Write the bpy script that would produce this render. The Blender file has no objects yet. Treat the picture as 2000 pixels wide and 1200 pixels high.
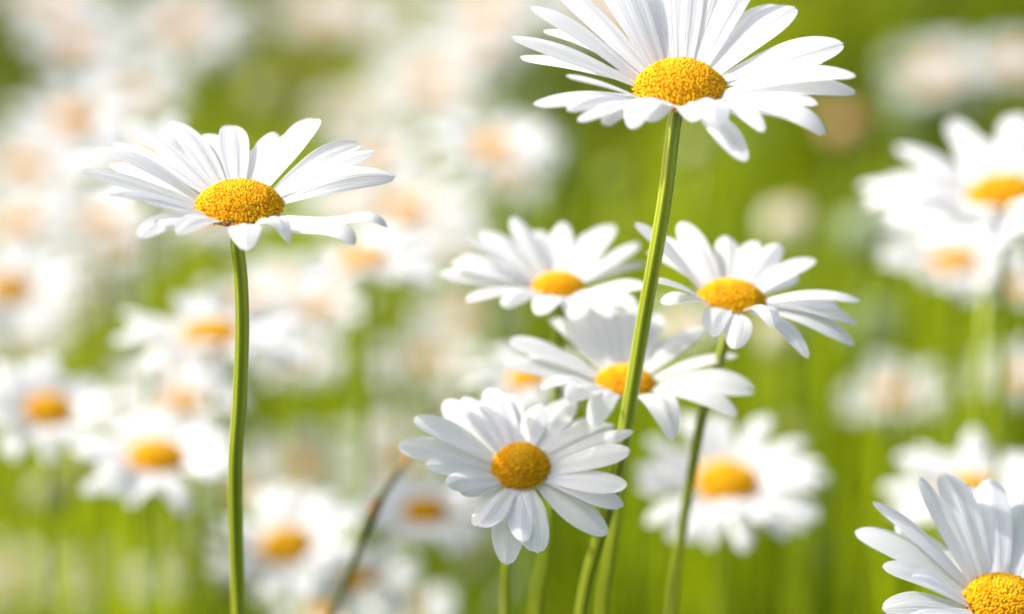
import bpy, math, random
import numpy as np
from mathutils import Vector, Matrix, Quaternion

# ------------------------------------------------------------------ camera, world, sun
S = bpy.context.scene
COL = S.collection
S.render.engine = 'CYCLES'
S.render.resolution_x, S.render.resolution_y = 1024, 614
S.cycles.use_denoising = True
S.cycles.max_bounces = 10
S.cycles.diffuse_bounces = 6
S.cycles.transmission_bounces = 8
S.cycles.sample_clamp_indirect = 6.0
S.view_settings.view_transform = 'Standard'
S.view_settings.look = 'None'
S.view_settings.exposure = 0.95
S.view_settings.gamma = 1.0

CAM_Z = 0.79
PITCH = math.radians(17.0)
LENS = 100.0
FOCUS = 0.605
FSTOP = 5.2
cd = bpy.data.cameras.new('camera')
cam = bpy.data.objects.new('camera', cd)
COL.objects.link(cam)
cam.location = (0, 0, CAM_Z)
cam.rotation_euler = (math.radians(90) - PITCH, 0, 0)
cd.lens = LENS
cd.sensor_width = 36.0
cd.clip_start = 0.01
cd.clip_end = 600
cd.dof.use_dof = True
cd.dof.focus_distance = FOCUS
cd.dof.aperture_fstop = FSTOP
cd.dof.aperture_blades = 0
S.camera = cam

SUN_EL = math.radians(45)
SUN_DIR = Vector((-0.90, 0.10, 0)).normalized() * math.cos(SUN_EL) + Vector((0, 0, math.sin(SUN_EL)))
w = bpy.data.worlds.new('World')
S.world = w
w.use_nodes = True
nt = w.node_tree
bg = nt.nodes['Background']
sky = nt.nodes.new('ShaderNodeTexSky')
sky.sky_type = 'NISHITA'
sky.sun_disc = False
sky.sun_elevation = SUN_EL
sky.sun_rotation = math.atan2(SUN_DIR.x, SUN_DIR.y)
sky.dust_density = 5.0
sky.ozone_density = 0.6
nt.links.new(sky.outputs[0], bg.inputs[0])
bg.inputs[1].default_value = 0.15
ld = bpy.data.lights.new('sun', 'SUN')
ld.energy = 2.75
ld.angle = math.radians(0.5)
ld.color = (1.0, 0.975, 0.945)
sun = bpy.data.objects.new('sun', ld)
COL.objects.link(sun)
sun.rotation_euler = SUN_DIR.to_track_quat('Z', 'Y').to_euler()

# ------------------------------------------------------------------ helpers
FWD = Vector((0, math.cos(PITCH), -math.sin(PITCH)))
UP = Vector((0, math.sin(PITCH), math.cos(PITCH)))
RIGHT = Vector((1, 0, 0))
CAMP = Vector((0, 0, CAM_Z))


def ray(px, py):
    return FWD + RIGHT * ((px - 1000) / 2000 * 36 / LENS) + UP * ((600 - py) / 2000 * 36 / LENS)


def at(px, py, d):
    return CAMP + ray(px, py) * d


def pxm(d):
    return 0.36 / 2000 * (100 / LENS) * d


def tag(o, label=None, cat=None, group=None, kind=None):
    if label: o['label'] = label
    if cat: o['category'] = cat
    if group: o['group'] = group
    if kind: o['kind'] = kind
    return o


def mesh(name, verts, faces, mat, tint=None, smooth=True, uv=None):
    me = bpy.data.meshes.new(name)
    me.from_pydata([tuple(v) for v in verts], [], faces)
    if tint is not None:
        a = me.color_attributes.new('tint', 'FLOAT_COLOR', 'POINT')
        t = np.ones((len(verts), 4), dtype=np.float32)
        t[:, :3] = np.asarray(tint, dtype=np.float32)
        a.data.foreach_set('color', t.ravel())
    if uv is not None:
        l = me.uv_layers.new(name='UVMap')
        idx = np.empty(len(me.loops), dtype=np.int32)
        me.loops.foreach_get('vertex_index', idx)
        l.data.foreach_set('uv', np.asarray(uv, dtype=np.float32)[idx].ravel())
    if smooth:
        me.polygons.foreach_set('use_smooth', np.ones(len(me.polygons), dtype=bool))
    me.materials.append(mat)
    me.update()
    return me


def link(name, me, parent=None, basis=None):
    o = bpy.data.objects.new(name, me)
    COL.objects.link(o)
    if parent: o.parent = parent
    if basis is not None: o.matrix_basis = basis
    return o


# ------------------------------------------------------------------ materials
def new_mat(name):
    m = bpy.data.materials.new(name)
    m.use_nodes = True
    n = m.node_tree.nodes
    n.clear()
    return m, n, m.node_tree.links


def leafy(name, base=None, attr=None, trans=0.4, rough=0.5, spec=0.4, trans_gain=(1, 1, 1), noise=None, bump=None, sat=None):
    """Principled front with a translucent share (thin plant tissue)."""
    m, n, L = new_mat(name)
    out = n.new('ShaderNodeOutputMaterial')
    mix = n.new('ShaderNodeMixShader'); mix.inputs[0].default_value = trans
    p = n.new('ShaderNodeBsdfPrincipled')
    t = n.new('ShaderNodeBsdfTranslucent')
    p.inputs['Roughness'].default_value = rough
    p.inputs['Specular IOR Level'].default_value = spec
    if attr:
        c = n.new('ShaderNodeAttribute'); c.attribute_name = attr
        csock = c.outputs['Color']
    else:
        c = n.new('ShaderNodeRGB'); c.outputs[0].default_value = (*base, 1)
        csock = c.outputs[0]
    if noise:
        sc, lo, hi, stretch = noise
        tc = n.new('ShaderNodeTexCoord'); mp = n.new('ShaderNodeMapping')
        mp.inputs['Scale'].default_value = stretch
        L.new(tc.outputs['Object'], mp.inputs[0])
        nz = n.new('ShaderNodeTexNoise'); nz.inputs['Scale'].default_value = sc; nz.inputs['Detail'].default_value = 3
        L.new(mp.outputs[0], nz.inputs[0])
        mr = n.new('ShaderNodeMapRange')
        mr.inputs[1].default_value = 0.3; mr.inputs[2].default_value = 0.7
        mr.inputs[3].default_value = lo; mr.inputs[4].default_value = hi
        L.new(nz.outputs[0], mr.inputs[0])
        mm = n.new('ShaderNodeVectorMath'); mm.operation = 'SCALE'
        L.new(csock, mm.inputs[0]); L.new(mr.outputs[0], mm.inputs['Scale'])
        csock = mm.outputs[0]
    tg = n.new('ShaderNodeVectorMath'); tg.operation = 'MULTIPLY'
    tg.inputs[1].default_value = trans_gain
    L.new(csock, tg.inputs[0])
    L.new(csock, p.inputs['Base Color']); L.new(tg.outputs[0], t.inputs['Color'])
    if bump:
        uvn = n.new('ShaderNodeTexCoord'); mp2 = n.new('ShaderNodeMapping')
        mp2.inputs['Scale'].default_value = bump[0]
        L.new(uvn.outputs['UV'], mp2.inputs[0])
        nz2 = n.new('ShaderNodeTexNoise'); nz2.inputs['Scale'].default_value = 1.0; nz2.inputs['Detail'].default_value = 4
        L.new(mp2.outputs[0], nz2.inputs[0])
        b = n.new('ShaderNodeBump'); b.inputs['Strength'].default_value = bump[1]; b.inputs['Distance'].default_value = bump[2]
        L.new(nz2.outputs[0], b.inputs['Height'])
        L.new(b.outputs[0], p.inputs['Normal']); L.new(b.outputs[0], t.inputs['Normal'])
    L.new(p.outputs[0], mix.inputs[1]); L.new(t.outputs[0], mix.inputs[2]); L.new(mix.outputs[0], out.inputs[0])
    return m


M_PETAL = leafy('white_petal', base=(0.86, 0.865, 0.88), trans=0.50, rough=0.55, spec=0.2, trans_gain=(1, 0.99, 0.97),
                bump=((13, 1.2, 1), 0.6, 0.0006))
M_DISC = leafy('yellow_florets', attr='tint', trans=0.25, rough=0.6, spec=0.15, trans_gain=(1.1, 0.95, 0.5))
M_STEM = leafy('green_stem', attr='tint', trans=0.10, rough=0.33, spec=0.55, noise=(60, 0.8, 1.2, (1, 1, 0.1)))
M_BRACT = leafy('green_bract', base=(0.12, 0.19, 0.04), trans=0.2, rough=0.5)
M_GRASS = leafy('meadow_blade', attr='tint', trans=0.5, rough=0.42, spec=0.35, trans_gain=(1.3, 1.25, 0.5))
M_DARK = leafy('dark_withered', base=(0.03, 0.025, 0.03), trans=0.0, rough=0.7)
M_BROWN = leafy('brown_dry', base=(0.42, 0.2, 0.05), trans=0.15, rough=0.7)
M_GROUND = leafy('ground_soil', base=(0.035, 0.05, 0.008), trans=0.0, rough=0.95, spec=0.1, noise=(9, 0.5, 1.6, (1, 1, 1)))

GREEN = (0.33, 0.41, 0.035)

# ------------------------------------------------------------------ ground
gm = mesh('ground', [(-150, -40, 0), (150, -40, 0), (150, 260, 0), (-150, 260, 0)], [(0, 1, 2, 3)], M_GROUND, smooth=False)
tag(link('ground', gm), kind='structure')


# ------------------------------------------------------------------ flower parts
def petal_mesh(L, x0, elev, W, arch=0.06, late=1.2, cup=-0.25, groove=0.07, twist=0.0, side=0.0, blunt=3.0, notch=0.03, seed=0,
               ns=18, nu=8, z0=-0.0008):
    """one ray petal running along +X from the rim of the disc, tip at distance L and elevation elev"""
    rnd = random.Random(seed)
    tx, tz = L * math.cos(elev), L * math.sin(elev)
    k = (late / (late + 1)) ** late * (1 / (late + 1))
    n1, n2 = rnd.uniform(0.5, 1.2), rnd.uniform(0, 6)
    tn, q0 = rnd.uniform(1.7, 2.9), rnd.uniform(0.50, 0.66)
    wob = rnd.uniform(-0.03, 0.03)
    V, UV = [], []
    for i in range(ns + 1):
        s0 = i / ns
        s0 = 1 - (1 - s0) ** 1.7
        for j in range(nu + 1):
            u = -1 + 2 * j / nu
            # blunt tip: outer columns end earlier; small teeth at the very end
            end = 1 - 0.035 * abs(u) ** blunt - notch * (0.5 + 0.5 * math.cos(3 * math.pi * u * n1 + n2)) * (1 - 0.6 * abs(u))
            s = s0 * end
            wprof = (0.42 + 0.58 * math.sin(min(1, s / 0.62) * math.pi / 2))
            if s > q0:
                q = (s - q0) / (1 - q0)
                wprof *= max(0.02, 1 - q ** tn) ** 0.6
            y = u * W / 2 * wprof
            a = (s ** late) * (1 - s) / k
            z = cup * W / 2 * wprof * (u * u - 0.33) * (0.3 + 0.7 * s) + 0.55 * groove * W / 2 * math.cos(2.1 * math.pi * u) * math.sin(math.pi * min(1, s * 1.02)) ** 0.5 if s < 0.98 else cup * W / 2 * wprof * (u * u - 0.33)
            tw = twist * min(1, s * 1.6)
            yy = y * math.cos(tw) - z * math.sin(tw)
            zz = y * math.sin(tw) + z * math.cos(tw)
            px = x0 + (tx - x0) * s
            pz = z0 + (tz - z0) * s + arch * L * a
            dz = math.atan2(tz - z0, tx - x0)
            V.append((px - zz * math.sin(dz), yy + side * L * a + wob * W * 2 * math.sin(6 * s + n2) * s, pz + zz * math.cos(dz)))
            UV.append((j / nu, s))
    F = []
    for i in range(ns):
        for j in range(nu):
            a0 = i * (nu + 1) + j
            F.append((a0, a0 + nu + 1, a0 + nu + 2, a0 + 1))
    return mesh('petal', V, F, M_PETAL, uv=UV)


def disc_mesh(R, H, N, sides=6, seed=1, dim=1.0):
    N = int(N * 2.4)
    rnd = random.Random(seed)
    V, F, T = [], [], []
    # domed cushion under the florets
    nr, na = 8, 28
    def zdome(t): return H * (1 - t ** 2.3) - 0.10 * R * t
    V.append((0, 0, zdome(0) * 0.94)); T.append((0.5, 0.24, 0.01))
    for i in range(1, nr + 1):
        t = i / nr
        for j in range(na):
            a = 2 * math.pi * j / na
            V.append((R * 0.96 * t * math.cos(a), R * 0.96 * t * math.sin(a), zdome(t) * 0.94 - 0.0002)); T.append((0.78, 0.47, 0.01))
    for j in range(na):
        F.append((0, 1 + j, 1 + (j + 1) % na))
    for i in range(nr - 1):
        for j in range(na):
            a0 = 1 + i * na + j; b0 = 1 + i * na + (j + 1) % na
            F.append((a0, a0 + na, b0 + na, b0))
    ga = math.pi * (3 - math.sqrt(5))
    cell = R * math.sqrt(math.pi / N)
    for i in range(N):
        t = math.sqrt((i + 0.5) / N)
        a = i * ga + rnd.uniform(-.5, .5) * cell / (R * max(t, .1))
        t2 = t * 1.0 + (rnd.uniform(-.35, .35) * cell / R if t < .93 else 0)
        x, y, z = R * t2 * math.cos(a), R * t2 * math.sin(a), zdome(t2)
        # normal of the dome
        sl = (H * 2.3 * t ** 1.3 + 0.1 * R) / R
        nrm = Vector((math.cos(a) * sl, math.sin(a) * sl, 1)).normalized()
        q = nrm.to_track_quat('Z', 'X')
        outer = t > 0.55
        r = cell * (0.56 if not outer else 0.60) * rnd.uniform(0.75, 1.2)
        h = cell * (0.5 if not outer else rnd.uniform(0.6, 1.15))
        if t > 0.9: h *= 0.8
        b = len(V)
        v = rnd.uniform(0.82, 1.12) * dim
        if t < 0.35:
            c = (0.90 * v, 0.60 * v, 0.015)
        elif rnd.random() < 0.5:
            c = (0.94 * v, 0.58 * v, 0.008)
        else:
            c = (0.88 * v, 0.47 * v, 0.006)
        rings = ((0.8, -0.3), (1.0, 0.45), (0.62, 1.0)) if outer else ((0.9, -0.3), (0.9, 0.4), (0.45, 0.95))
        rot = rnd.uniform(0, 1)
        tip = rnd.uniform(0.55, 0.8) if outer else 1.05
        for (rr, hh) in rings:
            for k in range(sides):
                an = 2 * math.pi * (k + rot) / sides
                p = q @ Vector((rr * r * math.cos(an), rr * r * math.sin(an), hh * h))
                V.append((x + p.x, y + p.y, z + p.z)); T.append(c)
        p = q @ Vector((0, 0, tip * h))
        V.append((x + p.x, y + p.y, z + p.z)); T.append(tuple(e * (0.8 if outer else 1) for e in c))
        for m in range(2):
            for k in range(sides):
                k2 = (k + 1) % sides
                F.append((b + m * sides + k, b + m * sides + k2, b + (m + 1) * sides + k2, b + (m + 1) * sides + k))
        for k in range(sides):
            F.append((b + 2 * sides + k, b + 2 * sides + (k + 1) % sides, b + 3 * sides))
    return mesh('disc', V, F, M_DISC, tint=T)


def bract_mesh(R, r_stem, depth):
    """cup of overlapping green bracts under the head"""
    V, F = [], []
    n = 40
    prof = [(1.04, -0.05), (1.0, -0.22), (0.82, -0.5), (0.5, -0.8), (0.0, -1.0)]
    for i, (t, zz) in enumerate(prof):
        for j in range(n):
            a = 2 * math.pi * j / n
            r = r_stem + (R - r_stem) * t
            r *= 1 + 0.035 * math.cos(a * 10 + i * math.pi)
            V.append((r * math.cos(a), r * math.sin(a), zz * depth + (0.0 if i else 0.06 * depth * math.cos(10 * a))))
    for i in range(len(prof) - 1):
        for j in range(n):
            a0 = i * n + j; b0 = i * n + (j + 1) % n
            F.append((a0, a0 + n, b0 + n, b0))
    return mesh('bracts', V, F, M_BRACT)


def catmull(P, m=8):
    P = [Vector(p) for p in P]
    Q = [P[0] * 2 - P[1]] + P + [P[-1] * 2 - P[-2]]
    out = []
    for i in range(1, len(Q) - 2):
        p0, p1, p2, p3 = Q[i - 1:i + 3]
        t0 = 0.0
        t1 = t0 + max(1e-6, (p1 - p0).length) ** .5
        t2 = t1 + max(1e-6, (p2 - p1).length) ** .5
        t3 = t2 + max(1e-6, (p3 - p2).length) ** .5
        for k in range(m):
            t = t1 + (t2 - t1) * k / m
            a1 = p0 * ((t1 - t) / (t1 - t0)) + p1 * ((t - t0) / (t1 - t0))
            a2 = p1 * ((t2 - t) / (t2 - t1)) + p2 * ((t - t1) / (t2 - t1))
            a3 = p2 * ((t3 - t) / (t3 - t2)) + p3 * ((t - t2) / (t3 - t2))
            b1 = a1 * ((t2 - t) / (t2 - t0)) + a2 * ((t - t0) / (t2 - t0))
            b2 = a2 * ((t3 - t) / (t3 - t1)) + a3 * ((t - t1) / (t3 - t1))
            out.append(b1 * ((t2 - t) / (t2 - t1)) + b2 * ((t - t1) / (t2 - t1)))
    out.append(P[-1])
    return out


def tube_mesh(name, pts, radii, sides=8, ridges=0, amp=0.0, mat=None, tint=GREEN, tints=None, cap=True):
    n = len(pts)
    V, F, T = [], [], []
    ref = Vector((0, 1, 0.01))
    for i, p in enumerate(pts):
        d = (pts[min(n - 1, i + 1)] - pts[max(0, i - 1)]).normalized()
        a = d.cross(ref).normalized(); b = d.cross(a).normalized()
        r = radii[i] if hasattr(radii, '__len__') else radii
        for j in range(sides):
            an = 2 * math.pi * j / sides
            rr = r * (1 + amp * math.cos(an * ridges + i * 0.02))
            V.append(p + a * (rr * math.cos(an)) + b * (rr * math.sin(an)))
            base = tints[i] if tints else tint
            if ridges:
                k = 0.95 + 0.30 * math.cos(an * ridges + i * 0.02)  # groove shade painted in: valleys tinted darker than ridges
                base = (base[0] * k * 1.05, base[1] * k, base[2] * k)
            T.append(base)
    for i in range(n - 1):
        for j in range(sides):
            a0 = i * sides + j; b0 = i * sides + (j + 1) % sides
            F.append((a0, b0, b0 + sides, a0 + sides))
    if cap:
        F.append(tuple(range(sides))[::-1]); F.append(tuple(range((n - 1) * sides, n * sides)))
    return mesh(name, V, F, mat or M_STEM, tint=T)


def frame(center, e, rho):
    """head frame: its plane is seen at elevation e (deg) from the lens, rolled rho (deg, + = right side lower)"""
    v = (CAMP - center).normalized()
    u = (UP - v * UP.dot(v)).normalized()
    u = Quaternion(v, math.radians(-rho)) @ u
    n = (u * math.cos(math.radians(e)) + v * math.sin(math.radians(e))).normalized()
    x = n.cross(Vector((0, 1, 0)).cross(n)).normalized() if False else u.cross(n)
    if x.length < 1e-4: x = RIGHT.copy()
    x = (RIGHT - n * RIGHT.dot(n)).normalized()
    y = n.cross(x)
    m = Matrix((x, y, n)).transposed()
    return m, n


def place_tip(center, R3, tip, L, bias):
    """polar position (azimuth, elevation, length) of a petal whose tip is seen at this spot"""
    d = ray(*tip).normalized()
    oc = CAMP - center
    b = oc.dot(d); c = oc.dot(oc) - L * L
    disc = b * b - c
    cands = [(-b)] if disc <= 0 else [-b - math.sqrt(disc), -b + math.sqrt(disc)]
    best = None
    for t in cands:
        q = R3.transposed() @ (CAMP + d * t - center)
        ln = q.length
        el = math.asin(max(-1, min(1, q.z / ln)))
        az = math.atan2(q.y, q.x)
        s = abs(el - bias)
        if best is None or s < best[0]:
            best = (s, az, el, ln)
    return best[1:]


def head_parts(t, off, R3, Rd, H, petals, disc_me, bract_me, scale=1.0):
    base = Matrix.Translation(off) @ R3.to_4x4() @ Matrix.Scale(scale, 4)
    for az, me in petals:
        link('petal', me, t, base @ Matrix.Rotation(az, 4, 'Z'))
    link('disc', disc_me, t, base)
    link('bracts', bract_me, t, base)


FG = 'daisies standing in focus'
# ------------------------------------------------------------------ the sharp daisies
def near_daisy(label, c, depth, disc_px, span_px, e, rho, tips, stem, wide=50, dome=0.45, bias=6, stem_px=30, seed=0, group=FG,
               florets=420, stem_tint=GREEN, foot_depth=None):
    rnd = random.Random(seed)
    k = pxm(depth)
    center = at(c[0], c[1], depth)
    R3, n = frame(center, e, rho)
    Rd = disc_px / 2 * k
    L = span_px / 2 * k
    pts = [center - n * (Rd * 0.35)]
    for (sx, sy, sd) in stem:
        pts.append(at(sx, sy, sd))
    d = (pts[-1] - pts[-2]).normalized()
    last = pts[-1]
    foot = Vector((last.x + d.x * 0.12, last.y + d.y * 0.12 + 0.01, 0.0))
    pts.append(last.lerp(foot, 0.5) + Vector((d.x * 0.02, 0, 0)))
    pts.append(foot)
    t = bpy.data.objects.new('daisy', None)
    COL.objects.link(t)
    t.location = foot
    tag(t, label, 'daisy', group)
    off = center - foot
    petals = []
    for i, tp in enumerate(tips):
        o = dict(w=wide, a=rnd.uniform(0.03, 0.07), late=1.3, cup=rnd.uniform(-0.45, -0.05), l=1.0, tw=rnd.uniform(-0.25, 0.25), n=rnd.uniform(0.0, 0.05), s=rnd.uniform(-0.02, 0.02), b=None)
        if len(tp) > 2: o.update(tp[2])
        az, el, ln = place_tip(center, R3, (tp[0], tp[1]), L * o['l'] * rnd.uniform(0.97, 1.03), math.radians(bias if o['b'] is None else o['b']))
        me = petal_mesh(ln, Rd * 0.80, el, o['w'] * k * 1.03, arch=o['a'], late=o['late'], cup=o['cup'], twist=o['tw'] + 0.18 * math.cos(az), side=o['s'], notch=o['n'],
                        blunt=rnd.uniform(2.4, 4), seed=seed * 50 + i, z0=-Rd * 0.10 - (i % 3) * 0.00035, groove=rnd.uniform(0.05, 0.12), ns=24, nu=10)
        petals.append((az, me))
    head_parts(t, off, R3, Rd, Rd * dome, petals, disc_mesh(Rd, Rd * dome, florets, seed=seed), bract_mesh(Rd * 0.92, stem_px * k * 0.6, Rd * 0.4))
    sp = catmull([p - foot for p in pts], 14)
    nn = len(sp)
    rs = [0.92 * stem_px / 2 * k * (0.92 + 0.12 * min(1, i / (nn * 0.5))) * (1 + 0.35 * max(0, 1 - i / 5)) for i in range(nn)]
    link('stem', tube_mesh('stem', sp, rs, sides=30, ridges=6, amp=0.07, tint=stem_tint), t)
    return t, center, R3


A_T = [(996, 72, dict(w=44, cup=-.5)), (1016, 110, dict(w=50)), (1034, 12, dict(w=44)), (1086, -28, dict(w=58)), (1190, -95, dict(w=62)),
       (1252, -75, dict(w=52)), (1305, -95, dict(w=58)), (1360, -90, dict(w=60)), (1412, -85, dict(w=56)), (1478, -62, dict(w=54)),
       (1556, 14, dict(w=78, n=.04, cup=-.15)), (1649, 84, dict(w=84, n=.035, cup=-.15)), (1674, 150, dict(w=54, l=1.04)),
       (1674, 184, dict(w=56, l=1.04)), (1614, 266, dict(w=56, a=.12, late=2.2, b=-8)), (1492, 260, dict(w=40, a=.1, b=-10, l=.85)),
       (1455, 318, dict(w=58, a=.06, b=-18, l=.95)), (1404, 256, dict(w=66, a=.17, late=1.6, b=-5, l=.82, cup=-.35)),
       (1236, 254, dict(w=64, a=.14, b=-5, l=.85)), (1130, 240, dict(w=54, a=.08, b=0)), (1106, 217, dict(w=46, a=.07, b=2)),
       (1040, 207, dict(w=56, a=.05)), (1225, -40, dict(w=50)), (1105, 150, dict(w=46, l=.8, b=8)), (1600, 205, dict(w=50, l=.86)), (1520, 10, dict(w=50)), (1150, -70, dict(w=50)), (1610, 120, dict(w=46, l=.9)), (1180, 248, dict(w=44, a=.1, b=-3, l=.82)), (1060, 60, dict(w=40)), (1272, 240, dict(w=58, a=.10, b=-6, l=.6, n=0)), (1352, 240, dict(w=56, a=.10, b=-6, l=.6, n=0)), (1560, 232, dict(w=44, l=.86, b=-2, a=.08))]
near_daisy('large sharp white daisy at top right, its upper petals cut off by the frame', (1328, 166), 0.600, 184, 690, 29, 1, A_T,
           [(1318, 235, .602), (1300, 380, .605), (1280, 500, .61), (1258, 620, .618), (1238, 740, .625), (1215, 870, .633), (1180, 1020, .645), (1138, 1190, .66)],
           wide=52, dome=0.5, stem_px=31, seed=3)

B_T = [(338, 235, dict(w=54, n=.0)), (452, 245, dict(w=60, n=.02, cup=.1, l=.9)), (535, 257, dict(w=50, l=.9)), (622, 232, dict(w=64, cup=.15)), (505, 290, dict(w=40, l=.8)),
       (704, 281, dict(w=48, cup=.2, tw=.2)), (736, 296, dict(w=52, cup=-.3)), (772, 345, dict(w=56, cup=-.45)), (758, 446, dict(w=48, a=.085, late=5, b=-6, n=0, cup=-.5)),
       (693, 480, dict(w=56, a=.085, late=3.5, b=-9, n=0, cup=-.4)), (566, 478, dict(w=44, a=.2, late=2.2, b=-20, l=.72)), (486, 492, dict(w=62, a=.12, b=-16, l=.78, cup=-.3)),
       (345, 458, dict(w=46, a=.08, b=-5, l=.86)), (270, 464, dict(w=52, a=.07, b=-6, l=.94)), (206, 380, dict(w=40, l=.95)), (243, 384, dict(w=44, l=.9)),
       (155, 334, dict(w=40, a=.02, n=0)), (182, 292, dict(w=38, n=0)), (222, 279, dict(w=38, n=0)), (258, 250, dict(w=42, n=0)), (212, 322, dict(w=44, n=0)),
       (590, 262, dict(w=40, l=.95)), (640, 470, dict(w=40, a=.08, b=-10, l=.8))]
B_T.pop()
B_T += [(400, 262, dict(w=44, l=.95)), (300, 300, dict(w=42, l=.85)), (668, 330, dict(w=44, l=.75)), (310, 440, dict(w=44, l=.85, b=-3)), (575, 255, dict(w=42, l=.95))]
b_t, b_c, b_R = near_daisy('sharp white daisy left of centre on a straight stem, right petal tips curled down', (467, 395), 0.602, 172, 620, 29, -1, B_T,
           [(463, 470, .603), (470, 540, .606), (473, 640, .61), (468, 780, .617), (460, 900, .623), (461, 1050, .634), (466, 1190, .645)],
           wide=50, dome=0.42, stem_px=29, seed=5)
k = pxm(.6)
wp = [at(455, 432, .586), at(449, 436, .585), at(444, 439, .585), at(439, 437, .586)]
link('withered_floret', tube_mesh('withered_floret', catmull([p - b_t.location for p in wp], 4), [3.0 * k, 2.8 * k, 2.4 * k, 2 * k, 2 * k, 2.5 * k, 3 * k, 3 * k, 3 * k, 2.6 * k, 2.2 * k, 1.5 * k, 1 * k][:13], sides=8, mat=M_DARK, tint=(.05, .05, .05)), b_t)

C_T = [(1001, 424), (1099, 434, dict(w=48)), (1198, 440, dict(w=54)), (1248, 474), (1262, 515), (1262, 560), (1245, 602, dict(a=.08)), (1196, 622, dict(b=-8, a=.1, l=.9)),
       (1058, 618, dict(w=56, b=-10, a=.12, l=.82)), (910, 590, dict(w=48, b=-4)), (858, 536, dict(w=44)), (901, 500), (906, 466), (940, 452), (1130, 625, dict(b=-12, a=.1, l=.8, w=50)),
       (980, 600, dict(b=-6, a=.08, l=.8)), (1145, 455), (1050, 450, dict(l=.95)), (880, 515)]
near_daisy('soft white daisy in the middle with a thin low disc, left of the slanting stem', (1091, 556), 0.672, 106, 410, 21, 0, C_T,
           [(1090, 640, .678), (1086, 800, .69), (1078, 950, .70), (1066, 1080, .715), (1048, 1190, .73)], wide=44, dome=0.45, stem_px=22, seed=7, florets=260)

D_T = [(1238, 436, dict(w=36)), (1328, 434, dict(w=50)), (1418, 461, dict(w=52)), (1524, 477, dict(w=50)), (1593, 506, dict(w=54)), (1560, 540, dict(w=40, l=.75)),
       (1682, 588, dict(w=46, a=.08)), (1674, 634, dict(w=42, a=.08)), (1670, 675, dict(w=52, a=.08, b=-4)), (1580, 702, dict(w=42, a=.1, b=-10)), (1515, 642, dict(w=44, a=.16, b=-10, l=.75)),
       (1440, 684, dict(w=54, b=-14, a=.12, l=.78)), (1390, 660, dict(w=50, b=-12, a=.12, l=.72)), (1292, 594, dict(w=46, b=-4, l=.8, a=.1)), (1272, 548), (1262, 492), (1475, 470, dict(w=40, l=.95)), (1290, 460, dict(w=38)),
       (1640, 602, dict(w=40, l=.9))]
near_daisy('white daisy with a tilted yellow disc just right of the long slanting stem', (1431, 577), 0.638, 133, 470, 24, 7, D_T,
           [(1424, 640, .650), (1405, 705, .655), (1375, 800, .662), (1350, 930, .675), (1326, 1080, .69), (1312, 1190, .70)], wide=46, dome=0.42, stem_px=22, seed=9, florets=300,
           stem_tint=(0.28, 0.34, 0.04))

E_T = [(1378, 641, dict(w=42, b=20, l=1.0)), (1441, 694, dict(w=42)), (1477, 764, dict(w=60, n=.09, a=.08, tw=.3)), (1441, 813, dict(w=44, a=.1, b=-6, tw=.3)), (1313, 862, dict(w=66, a=.22, late=1.5, b=-24, l=.85)),
       (1156, 836, dict(w=50, a=.22, b=-20, l=.74)), (1105, 782, dict(w=50, a=.1, b=-6, l=.85)), (1056, 760, dict(w=38, a=.1, l=.85)), (980, 706, dict(w=44)), (994, 663, dict(w=44)),
       (1072, 622, dict(w=42)), (1108, 610, dict(w=48)), (1150, 590, dict(w=52)), (1195, 600, dict(w=54)), (1240, 595, dict(w=50)), (1288, 612, dict(w=46)), (1330, 655, dict(w=44, l=.85)), (1030, 690, dict(w=40)), (1128, 600, dict(w=44))]
near_daisy('white daisy crossed by the long slanting stem, with wide drooping petals at its right', (1222, 742), 0.650, 118, 470, 26, 5, E_T,
           [(1224, 800, .667), (1218, 900, .675), (1205, 1000, .684), (1188, 1110, .694), (1176, 1190, .703)], wide=48, dome=0.42, stem_px=20, seed=11, florets=280)

F_T = [(953, 757, dict(w=56)), (904, 776, dict(w=46)), (866, 782, dict(w=54)), (806, 816, dict(w=44)), (777, 868, dict(w=54)), (830, 910, dict(w=42, l=.9)), (872, 948, dict(w=54, l=.8, cup=-.5)),
       (896, 962, dict(w=40, l=.7)), (932, 1030, dict(w=62, l=.9)), (986, 1106, dict(w=62, l=.98)), (1050, 1082, dict(w=64, l=.92)), (1188, 1046, dict(w=66)), (1219, 990, dict(w=56)),
       (1226, 950, dict(w=54)), (1233, 880, dict(w=50)), (1237, 842, dict(w=32, n=0)), (1166, 815, dict(w=46)), (1120, 777, dict(w=58)), (1060, 790, dict(w=50, l=.8)), (990, 770, dict(w=50)), (1020, 1060, dict(w=50, l=.85)), (1200, 830, dict(w=36)),
       (925, 790, dict(w=50, l=.9))]
near_daisy('white daisy facing the viewer, its round yellow disc low in the middle of the picture', (1017, 910), 0.627, 116, 455, 49, -2, F_T,
           [(1012, 960, .655), (1000, 1040, .664), (990, 1110, .67), (988, 1190, .678)], wide=54, dome=0.72, bias=8, stem_px=18, seed=13, florets=320)

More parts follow.
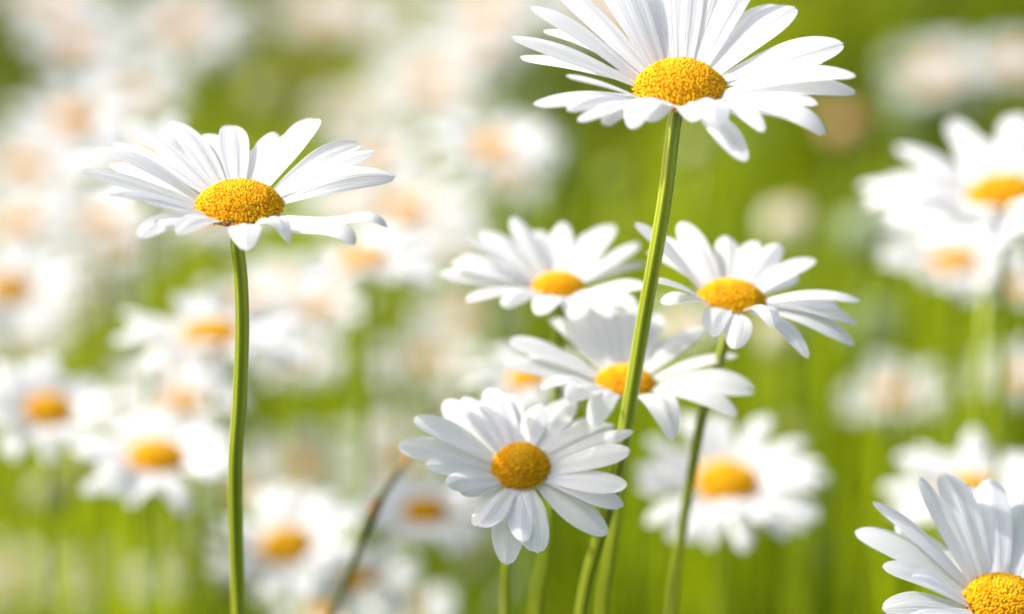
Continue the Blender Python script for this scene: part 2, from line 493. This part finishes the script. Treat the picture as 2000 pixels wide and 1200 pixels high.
G_T = [(1704, 979, dict(w=34)), (1668, 1038, dict(w=48)), (1722, 1106, dict(w=50, l=.9)), (1748, 1026, dict(w=36)), (1780, 1128, dict(w=44, l=.8)), (1722, 1192, dict(w=60)), (1760, 1240, dict(w=60)),
       (1796, 930, dict(w=40)), (1842, 922, dict(w=60)), (1935, 934, dict(w=60)), (1998, 970, dict(w=64)), (2065, 985, dict(w=60)), (2125, 1020), (2190, 1080), (2230, 1150), (2215, 1230), (2160, 1300, dict(b=-5)),
       (2080, 1345, dict(b=-8)), (1990, 1370, dict(b=-8)), (1890, 1350, dict(b=-8)), (1815, 1300), (1885, 945, dict(w=44))]
G_T = [(p[0], p[1], dict(p[2], w=p[2]['w'] * 1.2) if len(p) > 2 and 'w' in p[2] else (p[2] if len(p) > 2 else {})) for p in G_T]
near_daisy('sharp white daisy cut off by the bottom right corner', (1965, 1172), 0.618, 168, 590, 38, 12, G_T,
           [(1970, 1330, .64), (1965, 1500, .65)], wide=60, dome=0.42, bias=8, stem_px=26, seed=15, florets=320)

# ------------------------------------------------------------------ bare stalk
bs = [at(801, 888, .700), at(785, 912, .701), at(755, 955, .703), at(732, 995, .705), at(712, 1040, .708), at(690, 1100, .712), at(662, 1165, .716), at(640, 1230, .720)]
foot = Vector((bs[-1].x - .03, bs[-1].y + .03, 0))
t = bpy.data.objects.new('stalk', None); COL.objects.link(t); t.location = foot
tag(t, 'bare brownish green stalk without a bloom, leaning towards the daisy facing the viewer', 'stalk')
sp = catmull([p - foot for p in bs] + [Vector((.01, -.01, .2)), Vector((0, 0, 0))], 6)
nn = len(sp)
kk = pxm(.74)
GB = (0.10, 0.12, 0.04)
link('stem', tube_mesh('stem', sp, [kk * (5.5 + min(2, i * .12) + 5 * math.exp(-((i - 20) / 3.5) ** 2)) for i in range(nn)], sides=10,
                       tints=[(0.42, 0.2, 0.05) if i < 6 else GB for i in range(nn)]), t)
a = bs[3] - foot
link('bud_scale', tube_mesh('bud_scale', catmull([a + Vector((-.0008, -.0012, -.001)), a + Vector((-.0004, -.0016, .0015)), a + Vector((.0006, -.0014, .004))], 4),
                            [kk * 6.5, kk * 7.5, kk * 8, kk * 7, kk * 6, kk * 5, kk * 4, kk * 2.5, kk * 1], sides=8, mat=M_BROWN, tint=(.4, .2, .05)), t)

# ------------------------------------------------------------------ blurred daisies behind
PR = random.Random(77)
UNIT_PETALS = []      # petals of a head of radius 1 m-unit 0.03
RB = 0.03
for i in range(22):
    UNIT_PETALS.append(petal_mesh(RB * PR.uniform(.88, 1.05), RB * .25, math.radians(PR.uniform(-14, 16)), RB * PR.uniform(.20, .29), arch=PR.uniform(.02, .1), late=PR.uniform(1, 2),
                                  cup=PR.uniform(-.5, .1), twist=PR.uniform(-.3, .3), notch=PR.uniform(0, .05), seed=900 + i, ns=9, nu=4, z0=-RB * .03))
UNIT_DISC = [disc_mesh(RB * .33, RB * .33 * .5, 70, sides=5, seed=40 + i, dim=d_) for i, d_ in enumerate((.95, 0.84, .90))]
UNIT_BRACT = bract_mesh(RB * .25, RB * .07, RB * .1)
BG = 'blurred daisies in the meadow behind'


def far_daisy(px, py, span, depth, e, rho, label, group=BG, npet=27, fold=0.0, disc=1.0):
    rnd = random.Random(int(px * 7 + py * 13 + depth * 100))
    center = at(px, py, depth)
    R3, n = frame(center, e, rho)
    sc = span / 2 * pxm(depth) / RB
    lean = Vector((rnd.uniform(-.05, .05), rnd.uniform(-.03, .06), 0))
    foot = Vector((center.x, center.y, 0)) + lean
    t = bpy.data.objects.new('daisy', None); COL.objects.link(t); t.location = foot
    tag(t, label, 'daisy', group)
    off = center - foot
    a0 = rnd.uniform(0, 6)
    base = Matrix.Translation(off) @ R3.to_4x4() @ Matrix.Scale(sc, 4)
    for i in range(npet):
        az = a0 + 2 * math.pi * (i + rnd.uniform(-.3, .3)) / npet
        m = base @ Matrix.Rotation(az, 4, 'Z') @ Matrix.Rotation(math.radians(-fold + rnd.uniform(-4, 4)), 4, 'Y')
        link('petal', rnd.choice(UNIT_PETALS), t, m)
    link('disc', rnd.choice(UNIT_DISC), t, base @ Matrix.Scale(disc, 4))
    link('bracts', UNIT_BRACT, t, base)
    mid = Vector((off.x * .75 + rnd.uniform(-.01, .01), off.y * .75, off.z * .6))
    sp = catmull([off - n * RB * .08 * sc, off - n * RB * .5 * sc - Vector((0, 0, RB * .3)), mid, Vector((0, 0, 0))], 5)
    g = rnd.uniform(.85, 1.25)
    link('stem', tube_mesh('stem', sp, 0.0011 * (0.7 + 0.3 * sc), sides=6, tint=(0.26 * g, 0.34 * g, 0.02)), t)
    return t


FARS = [
 # px, py, span, depth, e, rho, label
 (20, 568, 320, .98, 28, 0, 'blurred daisy cut by the left edge at mid height, with a plain orange disc'),
 (97, 803, 300, .84, 40, 4, 'blurred daisy near the left edge with a deep orange disc and long lower petal'),
 (306, 894, 350, .81, 33, 3, 'blurred daisy with an orange disc, low between the left edge and straight stem'),
 (417, 659, 390, .83, 20, 0, 'blurred daisy with a very thin yellow disc, close left of the straight stem'),
 (356, 790, 260, .92, 30, -4, 'dim blurred daisy tucked between the two brighter ones left of the straight stem'),
 (560, 1068, 330, .86, 38, -8, 'blurred daisy with a strong yellow disc low right of the straight stem'),
 (830, 1000, 270, .84, 35, 0, 'blurred daisy with a small orange disc right of the bare stalk'),
 (702, 1138, 260, .86, 28, 4, 'blurred daisy at the bottom with its yellow disc just right of the bare stalk'),
 (712, 515, 320, .86, 18, -3, 'blurred daisy with a bright orange disc, below right petals of the left bloom'),
 (626, 600, 220, 1.02, 25, 0, 'dim blurred daisy with a faint orange disc under the bright orange one'),
 (842, 706, 250, 1.25, 30, 0, 'very blurred pale daisy with a faint peach centre in the middle of the picture'),
 (1031, 742, 250, .80, 24, 0, 'blurred daisy, its yellow disc peeping out under petals left of the slanting stem'),
 (1421, 942, 390, .80, 36, 4, 'blurred daisy with an oval orange disc right of the slanting stem, low in the picture'),
 (1962, 380, 560, .78, 23, 0, 'large soft daisy at the right edge with a bright yellow disc', BG, 38, 0.0, .78),
 (1866, 512, 300, .90, 26, 0, 'blurred daisy with a dim orange disc under the large soft daisy at the right edge'),
 (1752, 772, 230, 1.08, 32, 0, 'very blurred pale daisy alone among green stems at the right'),
 (1985, 738, 200, 1.08, 30, 0, 'very blurred pale daisy at the right edge beside green stems'),
 (1896, 962, 350, .83, 34, 4, 'blurred daisy hidden behind the sharp bloom in the bottom right corner'),
 (968, 292, 290, 1.02, 22, 6, 'blurred daisy with a yellow disc left of and below the large sharp bloom'),
 (944, 88, 210, 1.35, 18, 0, 'very blurred daisy with a small yellow disc left of the large sharp bloom'),
 (846, 165, 270, 1.7, 35, 0, 'very blurred pinkish white daisy at the top, midway between the two large blooms'),
 (360, 52, 270, 1.6, 32, 0, 'very blurred daisy with a peach centre at the top left'),
 (150, 92, 230, 1.25, 28, 5, 'very blurred daisy with an orange centre in the top left corner area'),
 (112, 0, 250, 1.7, 30, 0, 'very blurred daisy cut off by the top edge at the far left'),
 (152, 236, 290, 1.15, 30, 0, 'very blurred wide white daisy with a faint centre, up and left of the left bloom'),
 (290, 330, 340, .86, 30, 0, 'blurred daisy whose orange disc shows through the left petals of the left bloom'),
 (420, 420, 240, .98, 30, 0, 'blurred daisy hidden behind the disc of the left bloom'),
 (738, 312, 210, 1.0, 22, 0, 'blurred daisy peeping out behind the right petals of the left bloom'),
 (800, 412, 300, 1.12, 26, 0, 'blurred pale daisy right of the curled petal tips of the left bloom'),
 (30, 1125, 200, 1.25, 40, 0, 'very blurred daisy in the bottom left corner'),
 (160, 1130, 180, 1.25, 42, -25, 'very blurred tilted daisy right of the one in the bottom left corner'),
 (590, 912, 240, 1.15, 34, 0, 'very blurred daisy with a peach centre right of the straight stem, low in the picture'),
 (745, 865, 190, 1.2, 30, 0, 'very blurred pale daisy left of the tip of the bare stalk'),
 (570, 700, 220, 1.05, 25, 0, 'blurred pale daisy just right of the straight stem at mid height'),
 (190, 575, 170, 1.25, 35, 0, 'very blurred small pale daisy between the left edge and the straight stem'),
 (55, 330, 260, 1.25, 30, 0, 'very blurred greyish white daisy at the left edge, above mid height'),
 (40, 440, 250, 1.1, 28, 0, 'very blurred greyish daisy at the left edge just above the one with orange disc'),
 (195, 430, 220, 1.05, 30, 0, 'blurred white daisy under the left petals of the left bloom'),
 (50, 655, 200, 1.15, 30, 0, 'very blurred pale daisy at the left edge below the one with the plain orange disc'),
 (298, 1135, 110, 1.1, 50, 0, 'very blurred small bluish white daisy at the bottom, left of the straight stem'),
 (400, 1100, 190, 1.2, 38, 25, 'very blurred pinkish white daisy at the bottom, just left of the straight stem'),
 (1825, 145, 210, 1.8, 32, 0, 'very blurred pale daisy with a pinkish centre at the upper right'),
 (1850, 430, 280, 1.05, 26, 0, 'blurred white daisy directly behind the large soft daisy at the right edge'),
 (330, 730, 260, 1.1, 30, 0, 'blurred pale daisy below the one with a very thin yellow disc'),
 (230, 480, 230, 1.15, 30, 0, 'very blurred pale daisy low under the left petal tips of the left bloom'),
 (700, 400, 240, 1.2, 28, 0, 'very blurred pale daisy directly behind the curled petal tips of the left bloom'),
 (560, 560, 230, 1.1, 28, 0, 'blurred pale daisy right of the straight stem, just below the left bloom'),
 (1000, 330, 240, 1.35, 28, 0, 'very blurred pale daisy above the soft daisy in the middle'),
 (780, 920, 220, 1.15, 32, 0, 'very blurred pale daisy behind the top of the bare stalk'),
 (480, 960, 220, 1.15, 34, 0, 'very blurred pale daisy behind the lower part of the straight stem'),
 (1985, 118, 160, 1.5, 30, 0, 'very blurred white daisy at the right edge near the top'),
 (960, 10, 260, 1.7, 30, 0, 'very blurred white daisy cut off by the top edge left of the large sharp bloom'),
 (640, 30, 230, 2.2, 25, 0, 'very blurred beige daisy at the top, left of the other beige one'),
 (740, 50, 200, 2.2, 25, 0, 'very blurred beige daisy at the top, right of the other beige one'),
 (695, 225, 190, 1.9, 25, 0, 'very blurred beige daisy above the right petals of the left bloom'),
 (1190, 20, 260, 1.9, 30, 0, 'very blurred white daisy seen between the upper left petals of the large sharp bloom'),
 (1440, 1120, 210, 1.5, 40, 0, 'very blurred dim daisy at the bottom, below the oval orange disc'),
 (910, 620, 220, 1.3, 28, 0, 'very blurred grey green daisy behind the petals of the soft daisy in the middle'),
 (880, 820, 200, 1.25, 28, 0, 'very blurred pale daisy behind the upper left petals of the daisy facing the viewer'),
 (945, 1060, 200, 1.2, 35, 0, 'very blurred pale daisy under the left side of the daisy facing the viewer'),
 (1990, 560, 160, 1.0, 28, 0, 'blurred daisy cut by the right edge below the large soft daisy'),
 (260, 190, 220, 1.4, 30, 0, 'very blurred white daisy high above the left petals of the left bloom'),
 (880, 470, 200, 1.3, 26, 0, 'very blurred pale daisy just left of the soft daisy in the middle'),
 (1340, 640, 190, 1.1, 25, 0, 'blurred pale daisy between the slanting stem and the tilted daisy'),
 (480, 590, 200, 1.0, 22, 0, 'blurred pale daisy directly behind the upper part of the straight stem'),
 (650, 1010, 200, 1.1, 35, 0, 'very blurred pale daisy left of the middle of the bare stalk'),
 (640, 1190, 240, .95, 35, 0, 'blurred daisy cut off by the bottom edge, left of the foot of the bare stalk'),
 (800, 1190, 200, .98, 35, 0, 'blurred daisy cut off by the bottom edge, right of the foot of the bare stalk'),
]
for f in FARS:
    f = list(f); f[3] = .6 + (f[3] - .6) * (1.0 if f[3] < .9 else 1.12)
    far_daisy(*f)


# ------------------------------------------------------------------ half open buds
def bud(px, py, size, depth, label, tip=(0.80, 0.76, 0.66), core=(0.80, 0.50, 0.22), spent=False):
    rnd = random.Random(int(px + py * 3))
    c = at(px, py, depth)
    r = size / 2 * pxm(depth)
    foot = Vector((c.x + rnd.uniform(-.03, .03), c.y + rnd.uniform(-.02, .04), 0))
    t = bpy.data.objects.new('daisy_bud', None); COL.objects.link(t); t.location = foot
    tag(t, label, 'bud', 'round buds blurred in the meadow')
    off = c - foot
    # head of short overlapping petals closing over the core
    V, F, T = [], [], []
    nr, na = 8, 24
    for i in range(nr + 1):
        th = math.pi * (0.04 + 0.62 * i / nr)
        for j in range(na):
            a = 2 * math.pi * j / na
            rr = r * math.sin(th) * (1 + .08 * math.cos(8 * a + i * .6))
            V.append((rr * math.cos(a), rr * math.sin(a), r * .9 * math.cos(th)))
            T.append(core if i < 2 else tip)
    F.append(tuple(range(na)))
    for i in range(nr):
        for j in range(na):
            a0 = i * na + j; b0 = i * na + (j + 1) % na
            F.append((a0, a0 + na, b0 + na, b0))
    link('closed_petals', mesh('closed_petals', V, F, M_DISC, tint=T), t, Matrix.Translation(off))
    link('bracts', bract_mesh(r * .85, r * .2, r * .7), t, Matrix.Translation(off + Vector((0, 0, -r * .3))))
    sp = catmull([off - Vector((0, 0, r * .9)), off * .6, Vector((0, 0, 0))], 5)
    link('stem', tube_mesh('stem', sp, .0012, sides=6, tint=GREEN), t)


bud(1540, 440, 95, 1.35, 'round cream blurred bud above the tilted daisy')
bud(1512, 655, 90, 1.25, 'cream blurred bud below the petals of the tilted daisy')
bud(1650, 245, 75, 1.7, 'orange brown blurred bud just right of the large sharp bloom', tip=(.7, .42, .22), core=(.6, .3, .08))
bud(1552, 845, 60, 1.2, 'olive blurred bud above right of the oval orange disc', tip=(.38, .38, .18), core=(.4, .36, .15))
bud(1590, 955, 60, 1.1, 'pale green blurred bud right of the oval orange disc', tip=(.42, .45, .25), core=(.4, .4, .2))
bud(1930, 555, 40, .86, 'small narrow white bud between green stems at the right edge', tip=(.8, .8, .76), core=(.7, .7, .6))
bud(1205, 350, 70, 1.3, 'faint light green bud left of the slanting stem, below the large bloom', tip=(.2, .28, .04), core=(.2, .25, .04))
bud(1355, 290, 50, 1.3, 'pale bud right of the slanting stem, just under the large bloom', tip=(.5, .5, .3), core=(.5, .5, .3))
bud(190, 900, 100, 1.2, 'olive beige blurred bud under the deep orange disc at the left', tip=(.36, .36, .2), core=(.36, .34, .2))
bud(1600, 1080, 70, 1.3, 'grey green blurred bud at the bottom right of centre', tip=(.3, .36, .22), core=(.3, .36, .2))

bud(1692, 455, 100, 1.25, 'grey green blurred bud below right of the orange brown one', tip=(.30, .38, .24), core=(.3, .36, .2))
bud(1705, 640, 110, 1.3, 'grey green blurred bud right of the lowest petals of the tilted daisy', tip=(.26, .34, .2), core=(.3, .36, .2))
bud(1500, 1010, 90, 1.3, 'pale grey green blurred bud under the oval orange disc', tip=(.32, .38, .28), core=(.3, .36, .2))
bud(1780, 225, 80, 1.5, 'dull green blurred bud below the pinkish centred daisy at upper right', tip=(.2, .28, .12), core=(.2, .28, .1))
bud(1090, 330, 70, 1.2, 'green blurred bud left of the slanting stem near its top', tip=(.24, .32, .08), core=(.2, .28, .1))
bud(525, 190, 90, 1.5, 'olive blurred bud above the left bloom', tip=(.34, .34, .12), core=(.3, .3, .1))
bud(100, 960, 80, 1.1, 'beige green blurred bud low near the left edge', tip=(.4, .4, .24), core=(.3, .3, .1))

# ------------------------------------------------------------------ grass
rng = np.random.default_rng(5)


def blades(name, pos, h, wd, lean, tint, levels=5):
    n = len(h)
    yaw = rng.uniform(0, 2 * np.pi, n)
    ld_ = rng.uniform(0, 2 * np.pi, n)
    V = np.empty((n, levels * 2, 3), dtype=np.float32)
    T = np.empty((n, levels * 2, 3), dtype=np.float32)
    cx, sx = np.cos(yaw), np.sin(yaw)
    for i in range(levels):
        s = i / (levels - 1)
        ww = wd * (1 - s ** 1.8) * 0.5 + 0.0001
        bx = pos[:, 0] + np.cos(ld_) * lean * h * s * s
        by = pos[:, 1] + np.sin(ld_) * lean * h * s * s
        bz = h * (s - 0.35 * lean * s * s)
        V[:, 2 * i, 0] = bx - cx * ww; V[:, 2 * i, 1] = by - sx * ww; V[:, 2 * i, 2] = bz
        V[:, 2 * i + 1, 0] = bx + cx * ww; V[:, 2 * i + 1, 1] = by + sx * ww; V[:, 2 * i + 1, 2] = bz
        T[:, 2 * i] = tint; T[:, 2 * i + 1] = tint
    base = (np.arange(n) * levels * 2)[:, None]
    q = np.array([[2 * i, 2 * i + 1, 2 * i + 3, 2 * i + 2] for i in range(levels - 1)]).reshape(1, -1)
    F = (base + q).reshape(-1, 4)
    me = bpy.data.meshes.new(name)
    nv, nf = n * levels * 2, len(F)
    me.vertices.add(nv); me.vertices.foreach_set('co', V.ravel())
    me.loops.add(nf * 4); me.loops.foreach_set('vertex_index', F.astype(np.int32).ravel())
    me.polygons.add(nf); me.polygons.foreach_set('loop_start', np.arange(0, nf * 4, 4, dtype=np.int32))
    me.polygons.foreach_set('use_smooth', np.ones(nf, dtype=bool))
    me.update(calc_edges=True)
    a = me.color_attributes.new('tint', 'FLOAT_COLOR', 'POINT')
    c = np.ones((nv, 4), dtype=np.float32); c[:, :3] = T.reshape(-1, 3)
    a.data.foreach_set('color', c.ravel())
    me.materials.append(M_GRASS)
    return link(name, me)


def scatter(n, y0, y1, pw, spread=0.30, pad=0.35):
    y = y0 + (y1 - y0) * rng.uniform(0, 1, n) ** pw
    x = rng.uniform(-1, 1, n) * (pad + spread * y)
    return np.stack([x, y], 1)


def patch(x, y, f, ph):
    return 0.5 + 0.5 * np.sin(x * f + ph) * np.cos(y * f * .7 + ph * 1.7) * np.cos((x + y) * f * .31 + ph * .3)


def grass_tint(P, straw):
    n = len(P)
    g = rng.uniform(0, 1, n)[:, None]
    pt = (0.5 * patch(P[:, 0], P[:, 1], 9, 1.3) + 0.5 * patch(P[:, 0] * 1.6, P[:, 1] * .8, 21, 4.1))[:, None]
    pt = np.clip((pt - .5) * 1.9 + .5, 0, 1)
    dark = np.array([0.07, 0.13, 0.006]); mid = np.array([0.20, 0.28, 0.003]); lite = np.array([0.34, 0.42, 0.004])
    c = np.where(g < .45, dark + (mid - dark) * (g / .45), mid + (lite - mid) * ((g - .45) / .55))
    c = c * (0.25 + 1.25 * pt)
    st = rng.uniform(0, 1, n) < straw
    c[st] = np.array([0.34, 0.30, 0.13]) * rng.uniform(.7, 1.2, (st.sum(), 1))
    return c


# tussocks: each of one height and colour, with dark gaps between them
C = scatter(1500, 0.74, 3.3, 1.1)
B = scatter(330, .8, 3.6, 1.0)
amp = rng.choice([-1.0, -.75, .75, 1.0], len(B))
tone = .43 + (amp[None] * np.exp(-((C[:, :1] - B[None, :, 0]) / .045) ** 2 - ((C[:, 1:] - B[None, :, 1]) / .12) ** 2))  .sum(1) * 1.05  # painted shade: low tones stand in for shadowed depths of the meadow
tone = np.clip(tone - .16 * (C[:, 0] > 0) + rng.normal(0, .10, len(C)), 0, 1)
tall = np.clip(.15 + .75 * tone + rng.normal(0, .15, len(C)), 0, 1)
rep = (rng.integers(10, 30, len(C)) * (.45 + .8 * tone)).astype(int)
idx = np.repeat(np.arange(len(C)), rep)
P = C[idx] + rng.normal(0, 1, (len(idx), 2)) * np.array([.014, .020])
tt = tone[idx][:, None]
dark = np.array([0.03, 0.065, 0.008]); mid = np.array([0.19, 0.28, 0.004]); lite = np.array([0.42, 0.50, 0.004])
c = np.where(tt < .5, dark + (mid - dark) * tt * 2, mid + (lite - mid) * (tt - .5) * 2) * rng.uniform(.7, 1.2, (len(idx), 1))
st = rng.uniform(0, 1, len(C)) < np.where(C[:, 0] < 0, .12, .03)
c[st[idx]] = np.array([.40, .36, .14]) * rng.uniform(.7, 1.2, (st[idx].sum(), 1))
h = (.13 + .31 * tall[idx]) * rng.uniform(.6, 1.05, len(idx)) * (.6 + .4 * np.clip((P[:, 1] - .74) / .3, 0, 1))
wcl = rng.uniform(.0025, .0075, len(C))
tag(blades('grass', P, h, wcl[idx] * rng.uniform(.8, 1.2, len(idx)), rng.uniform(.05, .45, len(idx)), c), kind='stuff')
P = scatter(26000, 2.8, 7.5, 1.2, spread=.3)
straw = np.where(P[:, 0] < .25, .34, .04)
tag(blades('far_grass', P, rng.uniform(.2, .5, len(P)), rng.uniform(.005, .010, len(P)), rng.uniform(.05, .5, len(P)), grass_tint(P, straw), levels=4), kind='stuff')
# short grass round and before the camera's side of the meadow
P = np.stack([rng.uniform(-2.5, 2.5, 9000), rng.uniform(-.8, .72, 9000)], 1)
tag(blades('short_grass', P, rng.uniform(.08, .26, len(P)), rng.uniform(.004, .008, len(P)), rng.uniform(.05, .5, len(P)), grass_tint(P, np.full(len(P), .06)), levels=4), kind='stuff')

# tall blades standing in the open gaps
G = []
for (px, py, d, n_, sp) in [(1450, 330, 1.25, 60, .10), (1240, 380, 1.2, 40, .06), (1130, 300, 1.5, 30, .05), (655, 640, 1.1, 22, .02), (1900, 680, 1.0, 16, .03), (1560, 760, 1.3, 40, .07),
                            (240, 620, 1.2, 14, .02), (1700, 400, 1.6, 30, .08), (560, 150, 2.4, 40, .15), (1620, 900, 1.15, 30, .06), (700, 740, 1.15, 20, .03), (1250, 1080, 1.0, 20, .05)]:
    for i in range(n_):
        c = at(px, py, d)
        G.append((c.x + rng.normal() * sp, c.y + rng.normal() * sp * 1.3, c.z + rng.uniform(-.07, .03)))
G = np.array(G)
tg_ = np.array([0.28, 0.36, 0.004]) * rng.uniform(.6, 1.25, (len(G), 1))
tag(blades('tall_grass', G[:, :2], G[:, 2], rng.uniform(.003, .0055, len(G)), rng.uniform(.02, .16, len(G)), tg_, levels=7), kind='stuff')

# clumps of taller grass, each one tone; dark ones paint in shaded depths
G, TT = [], []
for i in range(190):
    cy = rng.uniform(1.0, 2.4)
    cx = rng.uniform(-.22, .22) * cy
    if rng.uniform() < .62: cx = rng.uniform(0.0, .22) * cy
    top = CAM_Z - cy * math.tan(PITCH + math.radians(rng.uniform(-5.5, 5)))
    top = min(top, .60)
    tone = [(.36, .45, .004), (.22, .32, .006), (.05, .10, .01), (.08, .14, .02), (.42, .50, .01)][rng.choice([0, 1, 2, 3, 4], p=[.12, .18, .34, .22, .14])]
    for j in range(rng.integers(10, 34)):
        G.append((cx + rng.normal() * .010, cy + rng.normal() * .03, top * rng.uniform(.75, 1.05)))
        TT.append(np.array(tone) * rng.uniform(.75, 1.2))
G = np.array(G); TT = np.array(TT)
tag(blades('grass_clumps', G[:, :2], G[:, 2], rng.uniform(.003, .0065, len(G)), rng.uniform(.02, .22, len(G)), TT, levels=7), kind='stuff')

G, TT = [], []
for (px, py, d) in [(1900, 620, .88), (1885, 560, .92), (1945, 600, .86), (1345, 330, 1.0), (1375, 300, 1.05), (1215, 330, 1.05), (1455, 380, 1.1), (655, 620, .95), (668, 660, 1.0), (262, 520, .95), (240, 620, 1.0),
                    (1180, 380, 1.1), (1600, 820, 1.0), (1560, 760, 1.05), (1685, 830, 1.1), (945, 300, 1.1), (1060, 1050, .95), (1720, 560, 1.15), (850, 560, 1.2), (530, 180, 1.4), (1500, 300, 1.2)]:
    for i in range(5):
        c = at(px + rng.normal() * 7, py, d)
        G.append((c.x, c.y + rng.normal() * .01, c.z)); TT.append(np.array((.40, .50, .01)) * rng.uniform(.8, 1.2))
G = np.array(G); TT = np.array(TT)
tag(blades('bright_grass', G[:, :2], G[:, 2], rng.uniform(.003, .005, len(G)), rng.uniform(.01, .08, len(G)), TT, levels=7), kind='stuff')

# broad glossy leaves of the ground cover
n = 1500
P = scatter(n, .95, 3.2, 1.1)
z = rng.uniform(.12, .40, n)
V, F, T = [], [], []
for i in range(n):
    a, b = rng.uniform(0, 6.28), rng.uniform(-.9, .9)
    Lf, Wf = rng.uniform(.018, .045), rng.uniform(.008, .017)
    m = Matrix.Rotation(a, 3, 'Z') @ Matrix.Rotation(b, 3, 'Y')
    o = len(V)
    col = np.array([(.16, .24, .02), (.08, .14, .02), (.24, .30, .03), (.13, .19, .08)][rng.integers(0, 4)])
    for (u, v_, zz) in ((0, 0, 0), (.3, .8, .1), (.3, -.8, .1), (.35, 0, 0), (.7, .75, .05), (.7, -.75, .05), (.7, 0, -.05), (1, 0, -.15)):
        p = m @ Vector((u * Lf, v_ * Wf / 2, zz * Wf))
        V.append((P[i, 0] + p.x, P[i, 1] + p.y, z[i] + p.z)); T.append(col)
    F += [(o, o + 3, o + 1), (o, o + 2, o + 3), (o + 1, o + 3, o + 6, o + 4), (o + 3, o + 2, o + 5, o + 6), (o + 4, o + 6, o + 7), (o + 6, o + 5, o + 7)]
tag(link('leaves', mesh('leaves', V, F, M_GRASS, tint=T)), kind='stuff')
